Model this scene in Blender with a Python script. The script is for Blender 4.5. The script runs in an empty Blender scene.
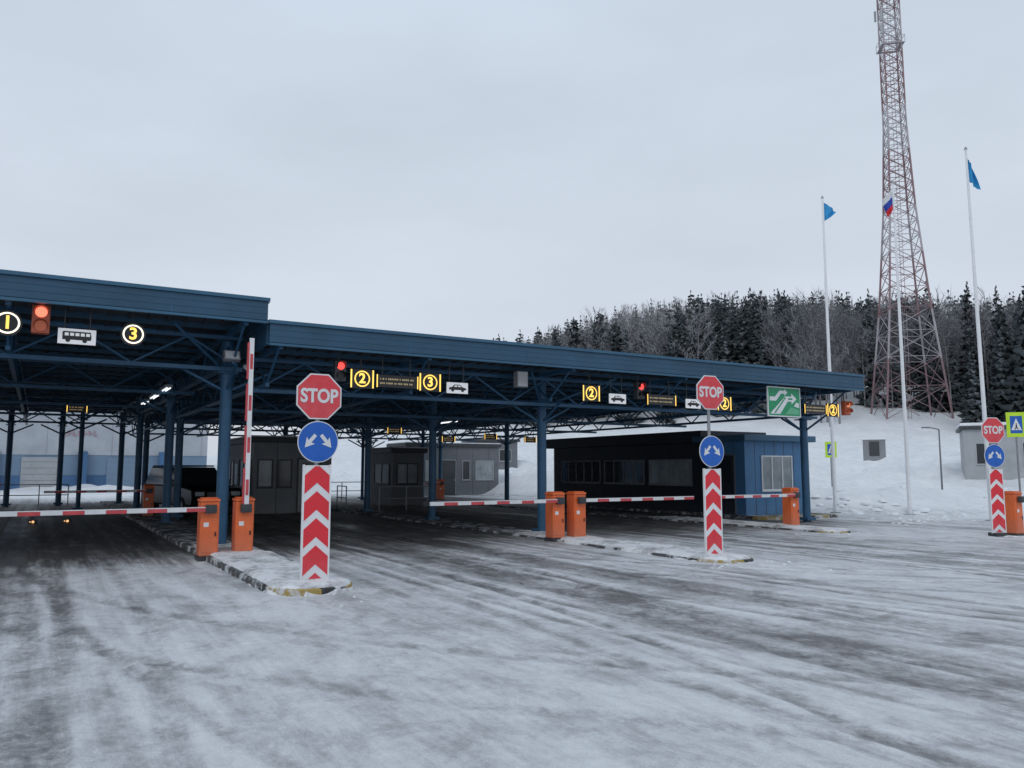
import bpy, math, random
import numpy as np
from mathutils import Vector, Matrix
random.seed(7); RNG=np.random.default_rng(11)
TH=math.radians(30.5); C=math.cos(TH); S=math.sin(TH)
scene=bpy.context.scene
col=scene.collection
def W(s,d,z=0): return (s*C-d*S, s*S+d*C, z)

# ------------------------------------------------------------------ materials
MATS={}
def mat(name,color,rough=0.6,metal=0.0,var=0.25,vscale=3.0,bump=0.15,bscale=30,emit=None,estr=0,spec=0.5,dirt=0.0,dirtcol=(0.35,0.35,0.36),dirtz=0.5,objvar=0):
    if name in MATS: return MATS[name]
    m=bpy.data.materials.new(name); m.use_nodes=True
    nt=m.node_tree; N=nt.nodes; L=nt.links
    b=N["Principled BSDF"]
    b.inputs["Roughness"].default_value=rough; b.inputs["Metallic"].default_value=metal
    b.inputs["Specular IOR Level"].default_value=spec
    tc=N.new("ShaderNodeTexCoord")
    nz=N.new("ShaderNodeTexNoise"); nz.inputs["Scale"].default_value=vscale; nz.inputs["Detail"].default_value=5; nz.inputs["Roughness"].default_value=.65
    L.new(tc.outputs["Object"],nz.inputs["Vector"])
    mr=N.new("ShaderNodeMapRange"); mr.inputs[1].default_value=.25; mr.inputs[2].default_value=.75
    mr.inputs[3].default_value=1-var; mr.inputs[4].default_value=1+var
    L.new(nz.outputs["Fac"],mr.inputs[0])
    vm=N.new("ShaderNodeVectorMath"); vm.operation='SCALE'; vm.inputs[0].default_value=color
    sc=mr.outputs[0]
    if objvar:
        oi=N.new("ShaderNodeObjectInfo"); m9=N.new("ShaderNodeMapRange"); m9.inputs[3].default_value=1-objvar; m9.inputs[4].default_value=1+objvar; L.new(oi.outputs["Random"],m9.inputs[0])
        mm=N.new("ShaderNodeMath"); mm.operation='MULTIPLY'; L.new(sc,mm.inputs[0]); L.new(m9.outputs[0],mm.inputs[1]); sc=mm.outputs[0]
    L.new(sc,vm.inputs["Scale"])
    out=vm.outputs[0]
    if dirt>0:
        sp=N.new("ShaderNodeSeparateXYZ"); L.new(tc.outputs["Object"],sp.inputs[0])
        m2=N.new("ShaderNodeMapRange"); m2.inputs[1].default_value=0; m2.inputs[2].default_value=dirtz; m2.inputs[3].default_value=1; m2.inputs[4].default_value=.15
        L.new(sp.outputs["Z"],m2.inputs[0])
        nd=N.new("ShaderNodeTexNoise"); nd.inputs["Scale"].default_value=9; nd.inputs["Detail"].default_value=8; L.new(tc.outputs["Object"],nd.inputs["Vector"])
        mu=N.new("ShaderNodeMath"); mu.operation='MULTIPLY'; L.new(m2.outputs[0],mu.inputs[0]); L.new(nd.outputs["Fac"],mu.inputs[1])
        mu2=N.new("ShaderNodeMath"); mu2.operation='MULTIPLY'; mu2.use_clamp=True; L.new(mu.outputs[0],mu2.inputs[0]); mu2.inputs[1].default_value=dirt*2
        mx=N.new("ShaderNodeMix"); mx.data_type='RGBA'; L.new(mu2.outputs[0],mx.inputs[0]); L.new(out,mx.inputs[6]); mx.inputs[7].default_value=(*dirtcol,1)
        out=mx.outputs[2]
    L.new(out,b.inputs["Base Color"])
    if bump>0:
        nb=N.new("ShaderNodeTexNoise"); nb.inputs["Scale"].default_value=bscale; nb.inputs["Detail"].default_value=3; L.new(tc.outputs["Object"],nb.inputs["Vector"])
        bp=N.new("ShaderNodeBump"); bp.inputs["Strength"].default_value=bump; bp.inputs["Distance"].default_value=.01
        L.new(nb.outputs["Fac"],bp.inputs["Height"]); L.new(bp.outputs[0],b.inputs["Normal"])
    if emit:
        b.inputs["Emission Color"].default_value=(*emit,1); b.inputs["Emission Strength"].default_value=estr
        m.cycles.emission_sampling='NONE'
    MATS[name]=m; return m

BLUE=mat("blue_painted_steel",(.028,.10,.19),.45,.1,.25,2)
BLUED=mat("blue_fascia_sheet",(.025,.080,.14),.5,.1,.25,.8)
BLUEL=mat("blue_flashing",(.035,.115,.195),.45,.1,.2,1)
DECK=mat("dark_roof_deck",(.045,.052,.062),.7,0,.3,1)
RED=mat("sign_red",(.74,.02,.035),.4,0,.12,4,.05,dirt=.15,dirtz=.5)
REDF=mat("frosted_boom_red",(.56,.07,.08),.55,0,.3,5,.05)
WHT=mat("sign_white",(.77,.78,.79),.45,0,.08,4,.05,dirt=.15,dirtz=.5)
PLATE=mat("white_plate_added_glow",(.75,.75,.76),.5,0,.05,4,0,emit=(.95,.97,1),estr=.2)  # faint glow added to keep pictogram plates white in the canopy shade
SBLUE=mat("sign_blue",(.008,.11,.48),.4,0,.12,4,.05)
GREY=mat("galvanised_steel",(.32,.33,.34),.45,.6,.2,6)
DGREY=mat("dark_grey_metal",(.05,.055,.06),.5,.2,.25,6)
ORANGE=mat("orange_powder_coat",(.80,.15,.035),.45,0,.15,3,.1,dirt=.35,dirtcol=(.3,.22,.18),dirtz=.5)
BLACK=mat("black_plastic",(.012,.012,.014),.35,0,.2,6,.05)
SNOW=mat("snow",(.80,.815,.845),.8,0,.12,2.5,.6,14,spec=.2)
YEL=mat("lit_yellow",(.5,.35,.05),.5,0,0,1,0,emit=(1,.62,.12),estr=1.4)
YDIM=mat("dim_lit_text",(.3,.25,.15),.5,0,0,1,0,emit=(.8,.6,.3),estr=.22)
WLIT=mat("lit_white",(.8,.8,.75),.5,0,0,1,0,emit=(1,.9,.66),estr=1.3)
RLIT=mat("lit_red_lens",(.5,.02,.01),.4,0,0,1,0,emit=(1,.08,.07),estr=1.3)
OLIT=mat("lit_orange_lens",(.5,.08,.02),.4,0,0,1,0,emit=(1,.22,.13),estr=1.5)
OHOUS=mat("glow_tinted_housing",(.40,.09,.045),.5,0,.2,3)  # lamp glow on the housing painted in as orange-red
OFFL=mat("dim_orange_lens",(.35,.08,.03),.3,0,0,1,0,emit=(1,.25,.1),estr=.12)
OFF2=mat("orange_glow_lens",(.35,.08,.03),.3,0,0,1,0,emit=(1,.35,.15),estr=.6)
AMB=mat("warm_glint_glow",(.4,.25,.1),.3,0,0,1,0,emit=(1,.55,.25),estr=1.1)  # emission for the added sign-reflection glints
TUBE=mat("lit_tube",(.8,.8,.8),.5,0,0,1,0,emit=(.9,.95,1),estr=1.3)
GLASS=mat("dark_glass",(.02,.027,.032),.08,0,.3,1,0)
GLASSL=mat("pale_glass",(.28,.32,.34),.15,0,.45,1.2,0)
LGREY=mat("light_grey_panel",(.36,.375,.39),.6,0,.2,1.2,dirt=.25)
WPAN=mat("pale_wall_panel",(.40,.43,.47),.6,0,.22,.4)
BOOTH=mat("booth_grey_panel",(.22,.23,.245),.6,0,.2,1.2,dirt=.2)
MGREY=mat("mid_grey_panel",(.14,.15,.165),.6,0,.2,1.2,dirt=.2)
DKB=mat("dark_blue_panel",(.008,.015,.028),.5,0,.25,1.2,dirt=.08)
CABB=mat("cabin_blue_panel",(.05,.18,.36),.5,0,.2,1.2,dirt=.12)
WBLUE=mat("warehouse_blue",(.05,.13,.26),.6,0,.2,.5)
GREEN=mat("sign_green",(.01,.28,.12),.4,0,.1,4,.05)
PGREEN=mat("sign_pale_green",(.12,.42,.24),.4,0,.1,4,.05)
LIME=mat("fluorescent_lime",(.55,.80,.03),.5,0,.1,4,.05)
PALEB=mat("pale_blue_panel",(.16,.24,.34),.6,0,.15,.4)
BARK=mat("conifer_bark",(.07,.062,.062),.9,0,.3,4,0)
NEED=mat("spruce_needles",(.070,.084,.088),.95,0,.5,.35,0,objvar=.35,spec=.05)  # needle colour lightened to stand in for distance haze
FROST=mat("frosted_needles",(.16,.18,.195),.95,0,.4,.5,0,spec=.05)
TWIG=mat("frosted_birch_twigs",(.29,.295,.315),.95,0,.3,.4,0,objvar=.25,spec=.05)
TWIGD=mat("bare_twigs",(.17,.158,.16),.95,0,.35,.4,0,objvar=.25,spec=.05)
BIRCH=mat("birch_bark",(.24,.235,.245),.9,0,.5,3,0)
CARP=mat("black_car_paint",(.012,.012,.014),.2,.3,.2,2,0)
RUB=mat("rubber",(.02,.02,.02),.85)
FADED=mat("faded_red_lettering",(.42,.24,.27),.6,0,.2,2)
FLAGB=mat("light_blue_flag",(.03,.30,.60),.7)
FLAGW=mat("white_flag",(.7,.7,.72),.7)
FLAGR=mat("red_flag",(.6,.02,.03),.7)
FLAGD=mat("dark_blue_flag",(.02,.06,.35),.7)

def tower_mat():
    m=bpy.data.materials.new("banded_tower_paint"); m.use_nodes=True; nt=m.node_tree; N=nt.nodes; L=nt.links
    b=N["Principled BSDF"]; b.inputs["Roughness"].default_value=.7
    tc=N.new("ShaderNodeTexCoord"); sp=N.new("ShaderNodeSeparateXYZ"); L.new(tc.outputs["Object"],sp.inputs[0])
    mr=N.new("ShaderNodeMath"); mr.operation='MULTIPLY'; mr.inputs[1].default_value=1/15.0; L.new(sp.outputs["Z"],mr.inputs[0])
    fr=N.new("ShaderNodeMath"); fr.operation='FRACT'; L.new(mr.outputs[0],fr.inputs[0])
    gt=N.new("ShaderNodeMath"); gt.operation='GREATER_THAN'; gt.inputs[1].default_value=.55; L.new(fr.outputs[0],gt.inputs[0])
    nz=N.new("ShaderNodeTexNoise"); nz.inputs["Scale"].default_value=.6; L.new(tc.outputs["Object"],nz.inputs["Vector"])
    mx=N.new("ShaderNodeMix"); mx.data_type='RGBA'; mx.inputs[6].default_value=(.27,.12,.13,1); mx.inputs[7].default_value=(.52,.49,.52,1); L.new(gt.outputs[0],mx.inputs[0])
    m2=N.new("ShaderNodeMix"); m2.data_type='RGBA'; m2.inputs[7].default_value=(.24,.2,.21,1)
    L.new(nz.outputs["Fac"],m2.inputs[0]); L.new(mx.outputs[2],m2.inputs[6])
    L.new(m2.outputs[2],b.inputs["Base Color"]); return m
TOWER=tower_mat()

# ------------------------------------------------------------------ mesh building
import bmesh
class MB:
    def __init__(self): self.v=[]; self.f=[]; self.m=[]; self.mats=[]
    def mi(self,mt):
        if mt not in self.mats: self.mats.append(mt)
        return self.mats.index(mt)
    def add(self,vs,fs,mt):
        o=len(self.v); k=self.mi(mt); self.v+= [tuple(p) for p in vs]
        for f in fs: self.f.append(tuple(o+i for i in f)); self.m.append(k)
    def box(self,x0,x1,y0,y1,z0,z1,mt,M=None):
        vs=[Vector((x,y,z)) for z in (z0,z1) for y in (y0,y1) for x in (x0,x1)]
        if M: vs=[M@p for p in vs]
        self.add(vs,[(0,2,3,1),(4,5,7,6),(0,1,5,4),(2,6,7,3),(0,4,6,2),(1,3,7,5)],mt)
    def cyl(self,p,q,r,mt,n=8,r2=None,cap=True):
        p=Vector(p);q=Vector(q); a=(q-p).normalized(); r2=r if r2 is None else r2
        t=Vector((0,0,1)) if abs(a.z)<.9 else Vector((1,0,0))
        u=a.cross(t).normalized(); w=a.cross(u)
        vs=[]
        for c,rr in((p,r),(q,r2)):
            for i in range(n):
                g=2*math.pi*i/n+math.pi/n; vs.append(c+u*math.cos(g)*rr+w*math.sin(g)*rr)
        fs=[(i,i+n,(i+1)%n+n,(i+1)%n) for i in range(n)]
        if cap: fs+= [tuple(range(n)),tuple(range(2*n-1,n-1,-1))]
        self.add(vs,fs,mt)
    def plate(self,pts,y0,y1,mt):
        n=len(pts)
        vs=[(x,y0,z) for x,z in pts]+[(x,y1,z) for x,z in pts]
        self.add(vs,[tuple(range(n)),tuple(range(2*n-1,n-1,-1))]+[(i,i+n,(i+1)%n+n,(i+1)%n) for i in range(n)],mt)
    def prism_x(self,pts,x0,x1,mt):
        n=len(pts)
        vs=[(x0,y,z) for y,z in pts]+[(x1,y,z) for y,z in pts]
        self.add(vs,[tuple(range(n)),tuple(range(2*n-1,n-1,-1))]+[(i,i+n,(i+1)%n+n,(i+1)%n) for i in range(n)],mt)
    def obj(self,name,parent=None,loc=(0,0,0),smooth=False,bevel=0,rot=(0,0,0)):
        me=bpy.data.meshes.new(name); me.from_pydata(self.v,[],self.f)
        for m in self.mats: me.materials.append(m)
        me.polygons.foreach_set("material_index",self.m)
        if smooth: me.polygons.foreach_set("use_smooth",[True]*len(me.polygons))
        me.update()
        bm=bmesh.new(); bm.from_mesh(me); bmesh.ops.recalc_face_normals(bm,faces=bm.faces); bm.to_mesh(me); bm.free()
        o=bpy.data.objects.new(name,me); col.objects.link(o); o.location=loc; o.rotation_euler=rot
        if parent: o.parent=parent
        if bevel:
            b=o.modifiers.new("bevel",'BEVEL'); b.width=bevel; b.segments=2; b.limit_method='ANGLE'
        return o
def root(name,label,cat,s,d,z=0,rot=TH,group=None):
    e=bpy.data.objects.new(name,None); e.empty_display_size=.3; col.objects.link(e)
    e.location=W(s,d,z); e.rotation_euler=(0,0,rot); e["label"]=label; e["category"]=cat
    if group: e["group"]=group
    return e
def wroot(name,label,cat,x,y,z,rot=0,group=None):
    e=bpy.data.objects.new(name,None); e.empty_display_size=.3; col.objects.link(e)
    e.location=(x,y,z); e.rotation_euler=(0,0,rot); e["label"]=label; e["category"]=cat
    if group: e["group"]=group
    return e
def text(name,body,size,mt,parent,loc,thick=.004,offset=0.0,sx=1.0):
    cu=bpy.data.curves.new(name,'FONT'); cu.body=body; cu.size=size; cu.align_x='CENTER'; cu.align_y='CENTER'; cu.extrude=thick; cu.offset=offset
    t=bpy.data.objects.new("tmp",cu); col.objects.link(t)
    dg=bpy.context.evaluated_depsgraph_get(); dg.update()
    me=bpy.data.meshes.new_from_object(t.evaluated_get(dg)); col.objects.unlink(t); bpy.data.objects.remove(t)
    me.materials.clear(); me.materials.append(mt)
    o=bpy.data.objects.new(name,me); col.objects.link(o); o.parent=parent; o.location=loc; o.rotation_euler=(math.pi/2,0,0); o.scale=(sx,1,1)
    return o
def circ(cx,cz,r,n=32,a0=0): return [(cx+r*math.cos(a0+2*math.pi*i/n),cz+r*math.sin(a0+2*math.pi*i/n)) for i in range(n)]
def clipz(poly,z0,z1):
    for zl,sg in((z0,1),(z1,-1)):
        out=[]
        for i in range(len(poly)):
            a=poly[i];b=poly[(i+1)%len(poly)]
            ia=(a[1]-zl)*sg>=0; ib=(b[1]-zl)*sg>=0
            if ia: out.append(a)
            if ia!=ib:
                t=(zl-a[1])/(b[1]-a[1]); out.append((a[0]+(b[0]-a[0])*t,zl))
        poly=out
        if not poly: return []
    return poly

# ------------------------------------------------------------------ noise + terrain
_lat=RNG.random((256,256))
def vnoise(x,y):
    x=np.asarray(x,float);y=np.asarray(y,float)
    xi=np.floor(x).astype(int);yi=np.floor(y).astype(int);fx=x-xi;fy=y-yi
    fx=fx*fx*(3-2*fx);fy=fy*fy*(3-2*fy)
    g=lambda a,b:_lat[a%256,b%256]
    return (g(xi,yi)*(1-fx)+g(xi+1,yi)*fx)*(1-fy)+(g(xi,yi+1)*(1-fx)+g(xi+1,yi+1)*fx)*fy
def fbm(x,y,o=4):
    r=0;a=.5;t=0
    for i in range(o): r=r+a*vnoise(x*2**i+17*i,y*2**i+5*i); t+=a; a*=.5
    return r/t
def sm(x,a,b):
    t=np.clip((x-a)/(b-a),0,1); return t*t*(3-2*t)
def H(x,y):
    x=np.asarray(x,float);y=np.asarray(y,float)
    s=x*C+y*S
    hr=np.interp(y,[0,31,34.5,37,43,48,60,84,100,130,190,250,320,800,3000],[0,0,.9,.35,.45,1.4,2.0,3.4,6.0,12,24,37,41,36,20])
    hc=np.interp(y,[0,60,75,100,130,190,250,320,800,3000],[0,0,1.2,5,11.5,24,37,41,36,20])
    w=sm(s,25.5,30)
    h=hr*w+hc*(1-w)
    fx=sm(x,-75,-12)*(.80+.25*sm(x,-5,50))
    h=h*(fx+.1*(1-fx)*sm(y,120,300))
    k=np.clip(h*1.5,0,1)
    n=(fbm(x*.22,y*.22)-.5)*2
    n3=np.abs(fbm(x*.30+3,y*.30,3)-.5)*2
    n4=(fbm(x*1.1+3,y*1.1,3)-.5)*2
    n2=(fbm(x*.03+9,y*.03+4)-.5)*2
    near=1-.5*sm(y,70,95)
    return h+(n*1.2+(.28-n3)*1.3+n4*.22)*k*near*(.45+.55*sm(y,42,50))+n2*2.5*sm(h,8,30)

def axis(lo,hi,f0,f1,step,gr=1.055):
    a=list(np.arange(f0,f1,step)); st=step; x=a[-1]
    while x<hi: st*=gr; x+=st; a.append(x)
    st=step; x=f0; b=[]
    while x>lo: st*=gr; x-=st; b.append(x)
    return np.array(b[::-1]+a)
def build_ground():
    sa=axis(-900,1600,-7,24,.045,1.035); da=axis(-60,1800,2.5,18.5,.09,1.03)
    ns,nd=len(sa),len(da)
    SS,DD=np.meshgrid(sa,da)
    X=SS*C-DD*S; Y=SS*S+DD*C
    Z=H(X,Y)
    wear=np.zeros_like(SS); white=np.zeros_like(SS)
    rr=np.random.default_rng(12)
    near=((DD<60)&(DD>-20)).astype(float)
    t=np.clip(15-DD,0,40)/10
    one=DD*0
    for lc,cnt,cur in((-1.3,12,(-.5,0,.3,.8)),(7.2,15,(-.6,0,.2,.6,1.2)),(15.3,12,(-.5,0,.5,1.2)),(24,5,(0,.3))):
        for a in (0,cur[-1]*.5):
            f=lc+rr.normal(0,.25)+a*t*t
            for off in(-.82,.82):
                wd=rr.uniform(.24,.36)
                e=(vnoise(one+off*9+lc,DD*.5)-.5)*.12
                dist=np.abs(SS-f-off-e)
                st=(.46 if lc>0 else .30)
                wear+=st*np.exp(-(dist/wd)**3)*near*np.clip((vnoise(one+3*off+lc,DD*.15)+.25),0,1)
        for k in range(cnt):
            c=lc+rr.normal(0,.95); a=rr.choice(cur)+rr.normal(0,.15)
            ph=rr.uniform(0,50); wob=(vnoise(one+ph,DD*.12)-.5)*.8*np.clip(t,0,1)
            f=c+a*t*t+wob; sl=np.sqrt(1+(2*a*t/10)**2)
            fade=np.clip((vnoise(one+ph+9,DD*.15)-.1)*1.8,.15,1)
            stn=rr.uniform(.25,.65)*(1 if lc>0 else .75); wd=rr.uniform(.065,.12)
            for off in(-.76,.76):
                dist=np.abs(SS-f-off)/sl
                wear+=stn*fade*np.exp(-(dist/wd)**5)*near
                white+=stn*fade*(np.exp(-((dist-wd-.09)/.06)**2))*near
    for lc,R,dt in ((7.0,12,18),(15.0,10,18),(7.6,16,18),(-1,19,18)):
        sc=lc; cs,cd=sc+R,dt
        rad=np.hypot(SS-cs,DD-cd)
        for off in(-.76,.76):
            d1=np.where(DD>cd,np.abs(SS-sc-off),np.where(SS<cs,np.abs(rad-(R-off)),np.abs(DD-(cd-R+off)-(SS-cs)*.05)))
            wear+=.35*np.exp(-(d1/.11)**5)*near
            white+=.4*np.exp(-((d1-.18)/.06)**2)*near
    broad=np.zeros_like(SS)
    for lc,w0 in((-1.2,2.3),(7.2,2.2),(15.4,2.1)):
        broad+=np.exp(-((SS-lc-.25*t*t)/(w0+.8*t))**2)*(.15+.85*sm(DD,6,17))
    wear=np.clip(wear,0,1.0)-.4*np.clip(white,0,1)*(wear<.3)
    Z=Z-.018*np.clip(wear,-.4,1)*(Z<.05)
    Z=Z+(fbm(X*1.8,Y*1.8,4)-.5)*.03*(DD<17)
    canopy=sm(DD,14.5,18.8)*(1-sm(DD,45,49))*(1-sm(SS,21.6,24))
    deep=np.clip(sm(Z,.08,.3)+sm(DD,50,60)+(sm(SS,29,33)*sm(DD,3,10)),0,1)
    me=bpy.data.meshes.new("ground")
    nv=ns*nd; me.vertices.add(nv)
    me.vertices.foreach_set("co",np.stack([SS,DD,Z],-1).reshape(-1).astype(np.float32))
    i=np.arange(nv).reshape(nd,ns)
    q=np.stack([i[:-1,:-1],i[:-1,1:],i[1:,1:],i[1:,:-1]],-1).reshape(-1,4)
    nf=len(q); me.loops.add(nf*4); me.polygons.add(nf)
    me.loops.foreach_set("vertex_index",q.reshape(-1).astype(np.int32))
    me.polygons.foreach_set("loop_start",(np.arange(nf)*4).astype(np.int32))
    me.polygons.foreach_set("use_smooth",np.ones(nf,bool))
    me.update(calc_edges=True)
    at=me.color_attributes.new("mask",'FLOAT_COLOR','POINT')
    colr=np.stack([wear,canopy,deep,np.clip(broad,0,1)],-1).reshape(-1).astype(np.float32)
    at.data.foreach_set("color",colr)
    print("ground verts",nv)
    o=bpy.data.objects.new("ground",me); col.objects.link(o); o.rotation_euler=(0,0,TH)
    o["kind"]="structure"; o["label"]="packed snow and wet asphalt yard with tyre tracks"; o["category"]="ground"
    m=bpy.data.materials.new("snowy_ground"); m.use_nodes=True; nt=m.node_tree; N=nt.nodes; L=nt.links; b=N["Principled BSDF"]
    def noise(sx,sy,sc,det=5,rg=.6,dist=0,rot=0):
        mp=N.new("ShaderNodeMapping"); mp.vector_type='TEXTURE'; mp.inputs["Scale"].default_value=(1/sx,1/sy,1); mp.inputs["Rotation"].default_value=(0,0,rot); L.new(tc.outputs["Object"],mp.inputs[0])
        n=N.new("ShaderNodeTexNoise"); n.inputs["Scale"].default_value=sc; n.inputs["Detail"].default_value=det; n.inputs["Roughness"].default_value=rg; n.inputs["Distortion"].default_value=dist
        L.new(mp.outputs[0],n.inputs["Vector"]); return n.outputs["Fac"]
    def M(op,a,bb,clamp=False):
        n=N.new("ShaderNodeMath"); n.operation=op; n.use_clamp=clamp
        for k,v in((0,a),(1,bb)):
            if isinstance(v,(int,float)): n.inputs[k].default_value=v
            else: L.new(v,n.inputs[k])
        return n.outputs[0]
    def MR(v,a,b2,c=0,d=1):
        n=N.new("ShaderNodeMapRange"); L.new(v,n.inputs[0]); n.inputs[1].default_value=a;n.inputs[2].default_value=b2;n.inputs[3].default_value=c;n.inputs[4].default_value=d; return n.outputs[0]
    tc=N.new("ShaderNodeTexCoord")
    ca=N.new("ShaderNodeVertexColor"); ca.layer_name="mask"; sp=N.new("ShaderNodeSeparateColor"); L.new(ca.outputs["Color"],sp.inputs[0])
    R_,G_,B_=sp.outputs[0],sp.outputs[1],sp.outputs[2]; A_=ca.outputs["Alpha"]
    streak=MR(noise(4.0,.25,1.0,7,.68,.2),.36,.64)
    patch=MR(noise(1,.7,.36,6,.6,.5),.34,.66)
    midraw=noise(1,.7,1.7,9,.70,.5)
    mid=MR(midraw,.36,.64)
    crisp=MR(midraw,.49,.56)
    speck=MR(noise(1.3,.8,10,6,.72,.3),.38,.62)
    fine=MR(noise(1,1,45,4,.75),.35,.65)
    grit=MR(noise(1,1,170,2,.7),.35,.65)
    v=M('ADD',M('MULTIPLY',streak,.24),M('MULTIPLY',patch,.26))
    v=M('ADD',v,M('MULTIPLY',mid,.16)); v=M('ADD',v,M('MULTIPLY',crisp,.09)); v=M('ADD',v,M('MULTIPLY',speck,.15)); v=M('ADD',v,M('MULTIPLY',fine,.10))
    trk=M('MULTIPLY',R_,M('ADD',M('MULTIPLY',crisp,.07),M('ADD',M('MULTIPLY',speck,.12),.22)))
    wear_=M('ADD',M('MULTIPLY',M('SUBTRACT',v,.5),.82),.235)
    wear_=M('ADD',wear_,M('ADD',trk,M('MULTIPLY',A_,.20)),True)
    cr=N.new("ShaderNodeValToRGB"); L.new(wear_,cr.inputs[0]); e=cr.color_ramp.elements
    e[0].position=.02;e[0].color=(.82,.83,.85,1); e[1].position=1.0;e[1].color=(.095,.09,.092,1)
    for p,c_ in((.18,(.70,.71,.735,1)),(.34,(.525,.53,.548,1)),(.50,(.36,.362,.373,1)),(.70,(.20,.198,.203,1))):
        q2=e.new(p); q2.color=c_
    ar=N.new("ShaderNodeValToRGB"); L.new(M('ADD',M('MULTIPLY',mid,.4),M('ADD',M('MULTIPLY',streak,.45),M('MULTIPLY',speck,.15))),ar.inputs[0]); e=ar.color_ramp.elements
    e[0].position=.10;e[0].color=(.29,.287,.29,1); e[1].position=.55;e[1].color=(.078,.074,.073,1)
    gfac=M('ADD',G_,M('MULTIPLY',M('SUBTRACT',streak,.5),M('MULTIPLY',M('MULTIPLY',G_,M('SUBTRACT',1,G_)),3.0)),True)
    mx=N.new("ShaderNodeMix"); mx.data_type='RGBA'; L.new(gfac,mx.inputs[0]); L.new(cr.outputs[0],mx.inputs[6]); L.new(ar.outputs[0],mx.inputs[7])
    sr=N.new("ShaderNodeValToRGB"); L.new(M('ADD',M('MULTIPLY',patch,.4),M('MULTIPLY',mid,.6)),sr.inputs[0]); e=sr.color_ramp.elements
    e[0].color=(.90,.905,.92,1); e[1].color=(.70,.715,.745,1)
    m3=N.new("ShaderNodeMix"); m3.data_type='RGBA'; L.new(B_,m3.inputs[0]); L.new(mx.outputs[2],m3.inputs[6]); L.new(sr.outputs[0],m3.inputs[7])
    gm=N.new("ShaderNodeVectorMath"); gm.operation='SCALE'; L.new(m3.outputs[2],gm.inputs[0]); L.new(MR(grit,0,1,.84,1.1),gm.inputs["Scale"])
    L.new(gm.outputs[0],b.inputs["Base Color"])
    ro=M('SUBTRACT',.8,M('MULTIPLY',M('MULTIPLY',wear_,M('SUBTRACT',1,B_)),.60))
    L.new(ro,b.inputs["Roughness"]); b.inputs["Specular IOR Level"].default_value=.4
    hh=M('ADD',M('MULTIPLY',fine,.6),M('MULTIPLY',speck,-.6))
    bp=N.new("ShaderNodeBump"); bp.inputs["Strength"].default_value=.6; bp.inputs["Distance"].default_value=.02; L.new(hh,bp.inputs["Height"]); L.new(bp.outputs[0],b.inputs["Normal"])
    me.materials.append(m)
build_ground()

# ------------------------------------------------------------------ traffic islands
def kerb_mat():
    m=bpy.data.materials.new("painted_kerb"); m.use_nodes=True; nt=m.node_tree;N=nt.nodes;L=nt.links;b=N["Principled BSDF"]; b.inputs["Roughness"].default_value=.8
    tc=N.new("ShaderNodeTexCoord"); sp=N.new("ShaderNodeSeparateXYZ"); L.new(tc.outputs["Object"],sp.inputs[0])
    ad=N.new("ShaderNodeMath");ad.operation='ADD';L.new(sp.outputs["X"],ad.inputs[0]);L.new(sp.outputs["Y"],ad.inputs[1])
    fr=N.new("ShaderNodeMath");fr.operation='FRACT';L.new(ad.outputs[0],fr.inputs[0])
    gt=N.new("ShaderNodeMath");gt.operation='GREATER_THAN';gt.inputs[1].default_value=.5;L.new(fr.outputs[0],gt.inputs[0])
    ln=N.new("ShaderNodeMath");ln.operation='LESS_THAN';ln.inputs[1].default_value=1.0;L.new(sp.outputs["Y"],ln.inputs[0])
    mx=N.new("ShaderNodeMix");mx.data_type='RGBA';L.new(gt.outputs[0],mx.inputs[0]);mx.inputs[6].default_value=(.035,.035,.037,1);mx.inputs[7].default_value=(.36,.26,.08,1)
    m2=N.new("ShaderNodeMix");m2.data_type='RGBA';L.new(ln.outputs[0],m2.inputs[0]);m2.inputs[6].default_value=(.08,.08,.083,1);L.new(mx.outputs[2],m2.inputs[7])
    nz=N.new("ShaderNodeTexNoise");nz.inputs["Scale"].default_value=3;nz.inputs["Detail"].default_value=9;nz.inputs["Roughness"].default_value=.7;L.new(tc.outputs["Object"],nz.inputs["Vector"])
    mr=N.new("ShaderNodeMapRange");mr.inputs[1].default_value=.49;mr.inputs[2].default_value=.58;L.new(nz.outputs["Fac"],mr.inputs[0])
    m3=N.new("ShaderNodeMix");m3.data_type='RGBA';L.new(mr.outputs[0],m3.inputs[0]);L.new(m2.outputs[2],m3.inputs[6]);m3.inputs[7].default_value=(.55,.56,.58,1)
    L.new(m3.outputs[2],b.inputs["Base Color"]);return m
KERB=kerb_mat()
def isnow():
    m=bpy.data.materials.new("trodden_snow"); m.use_nodes=True; nt=m.node_tree;N=nt.nodes;L=nt.links;b=N["Principled BSDF"]; b.inputs["Roughness"].default_value=.8; b.inputs["Specular IOR Level"].default_value=.2
    tc=N.new("ShaderNodeTexCoord"); nz=N.new("ShaderNodeTexNoise");nz.inputs["Scale"].default_value=2.2;nz.inputs["Detail"].default_value=10;nz.inputs["Roughness"].default_value=.75;L.new(tc.outputs["Object"],nz.inputs["Vector"])
    cr=N.new("ShaderNodeValToRGB");L.new(nz.outputs["Fac"],cr.inputs[0]);e=cr.color_ramp.elements;e[0].position=.38;e[0].color=(.34,.335,.34,1);e[1].position=.54;e[1].color=(.77,.78,.80,1)
    L.new(cr.outputs[0],b.inputs["Base Color"])
    bp=N.new("ShaderNodeBump");bp.inputs["Strength"].default_value=.8;bp.inputs["Distance"].default_value=.03;L.new(nz.outputs["Fac"],bp.inputs["Height"]);L.new(bp.outputs[0],b.inputs["Normal"]);return m
ISN=isnow()
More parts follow.
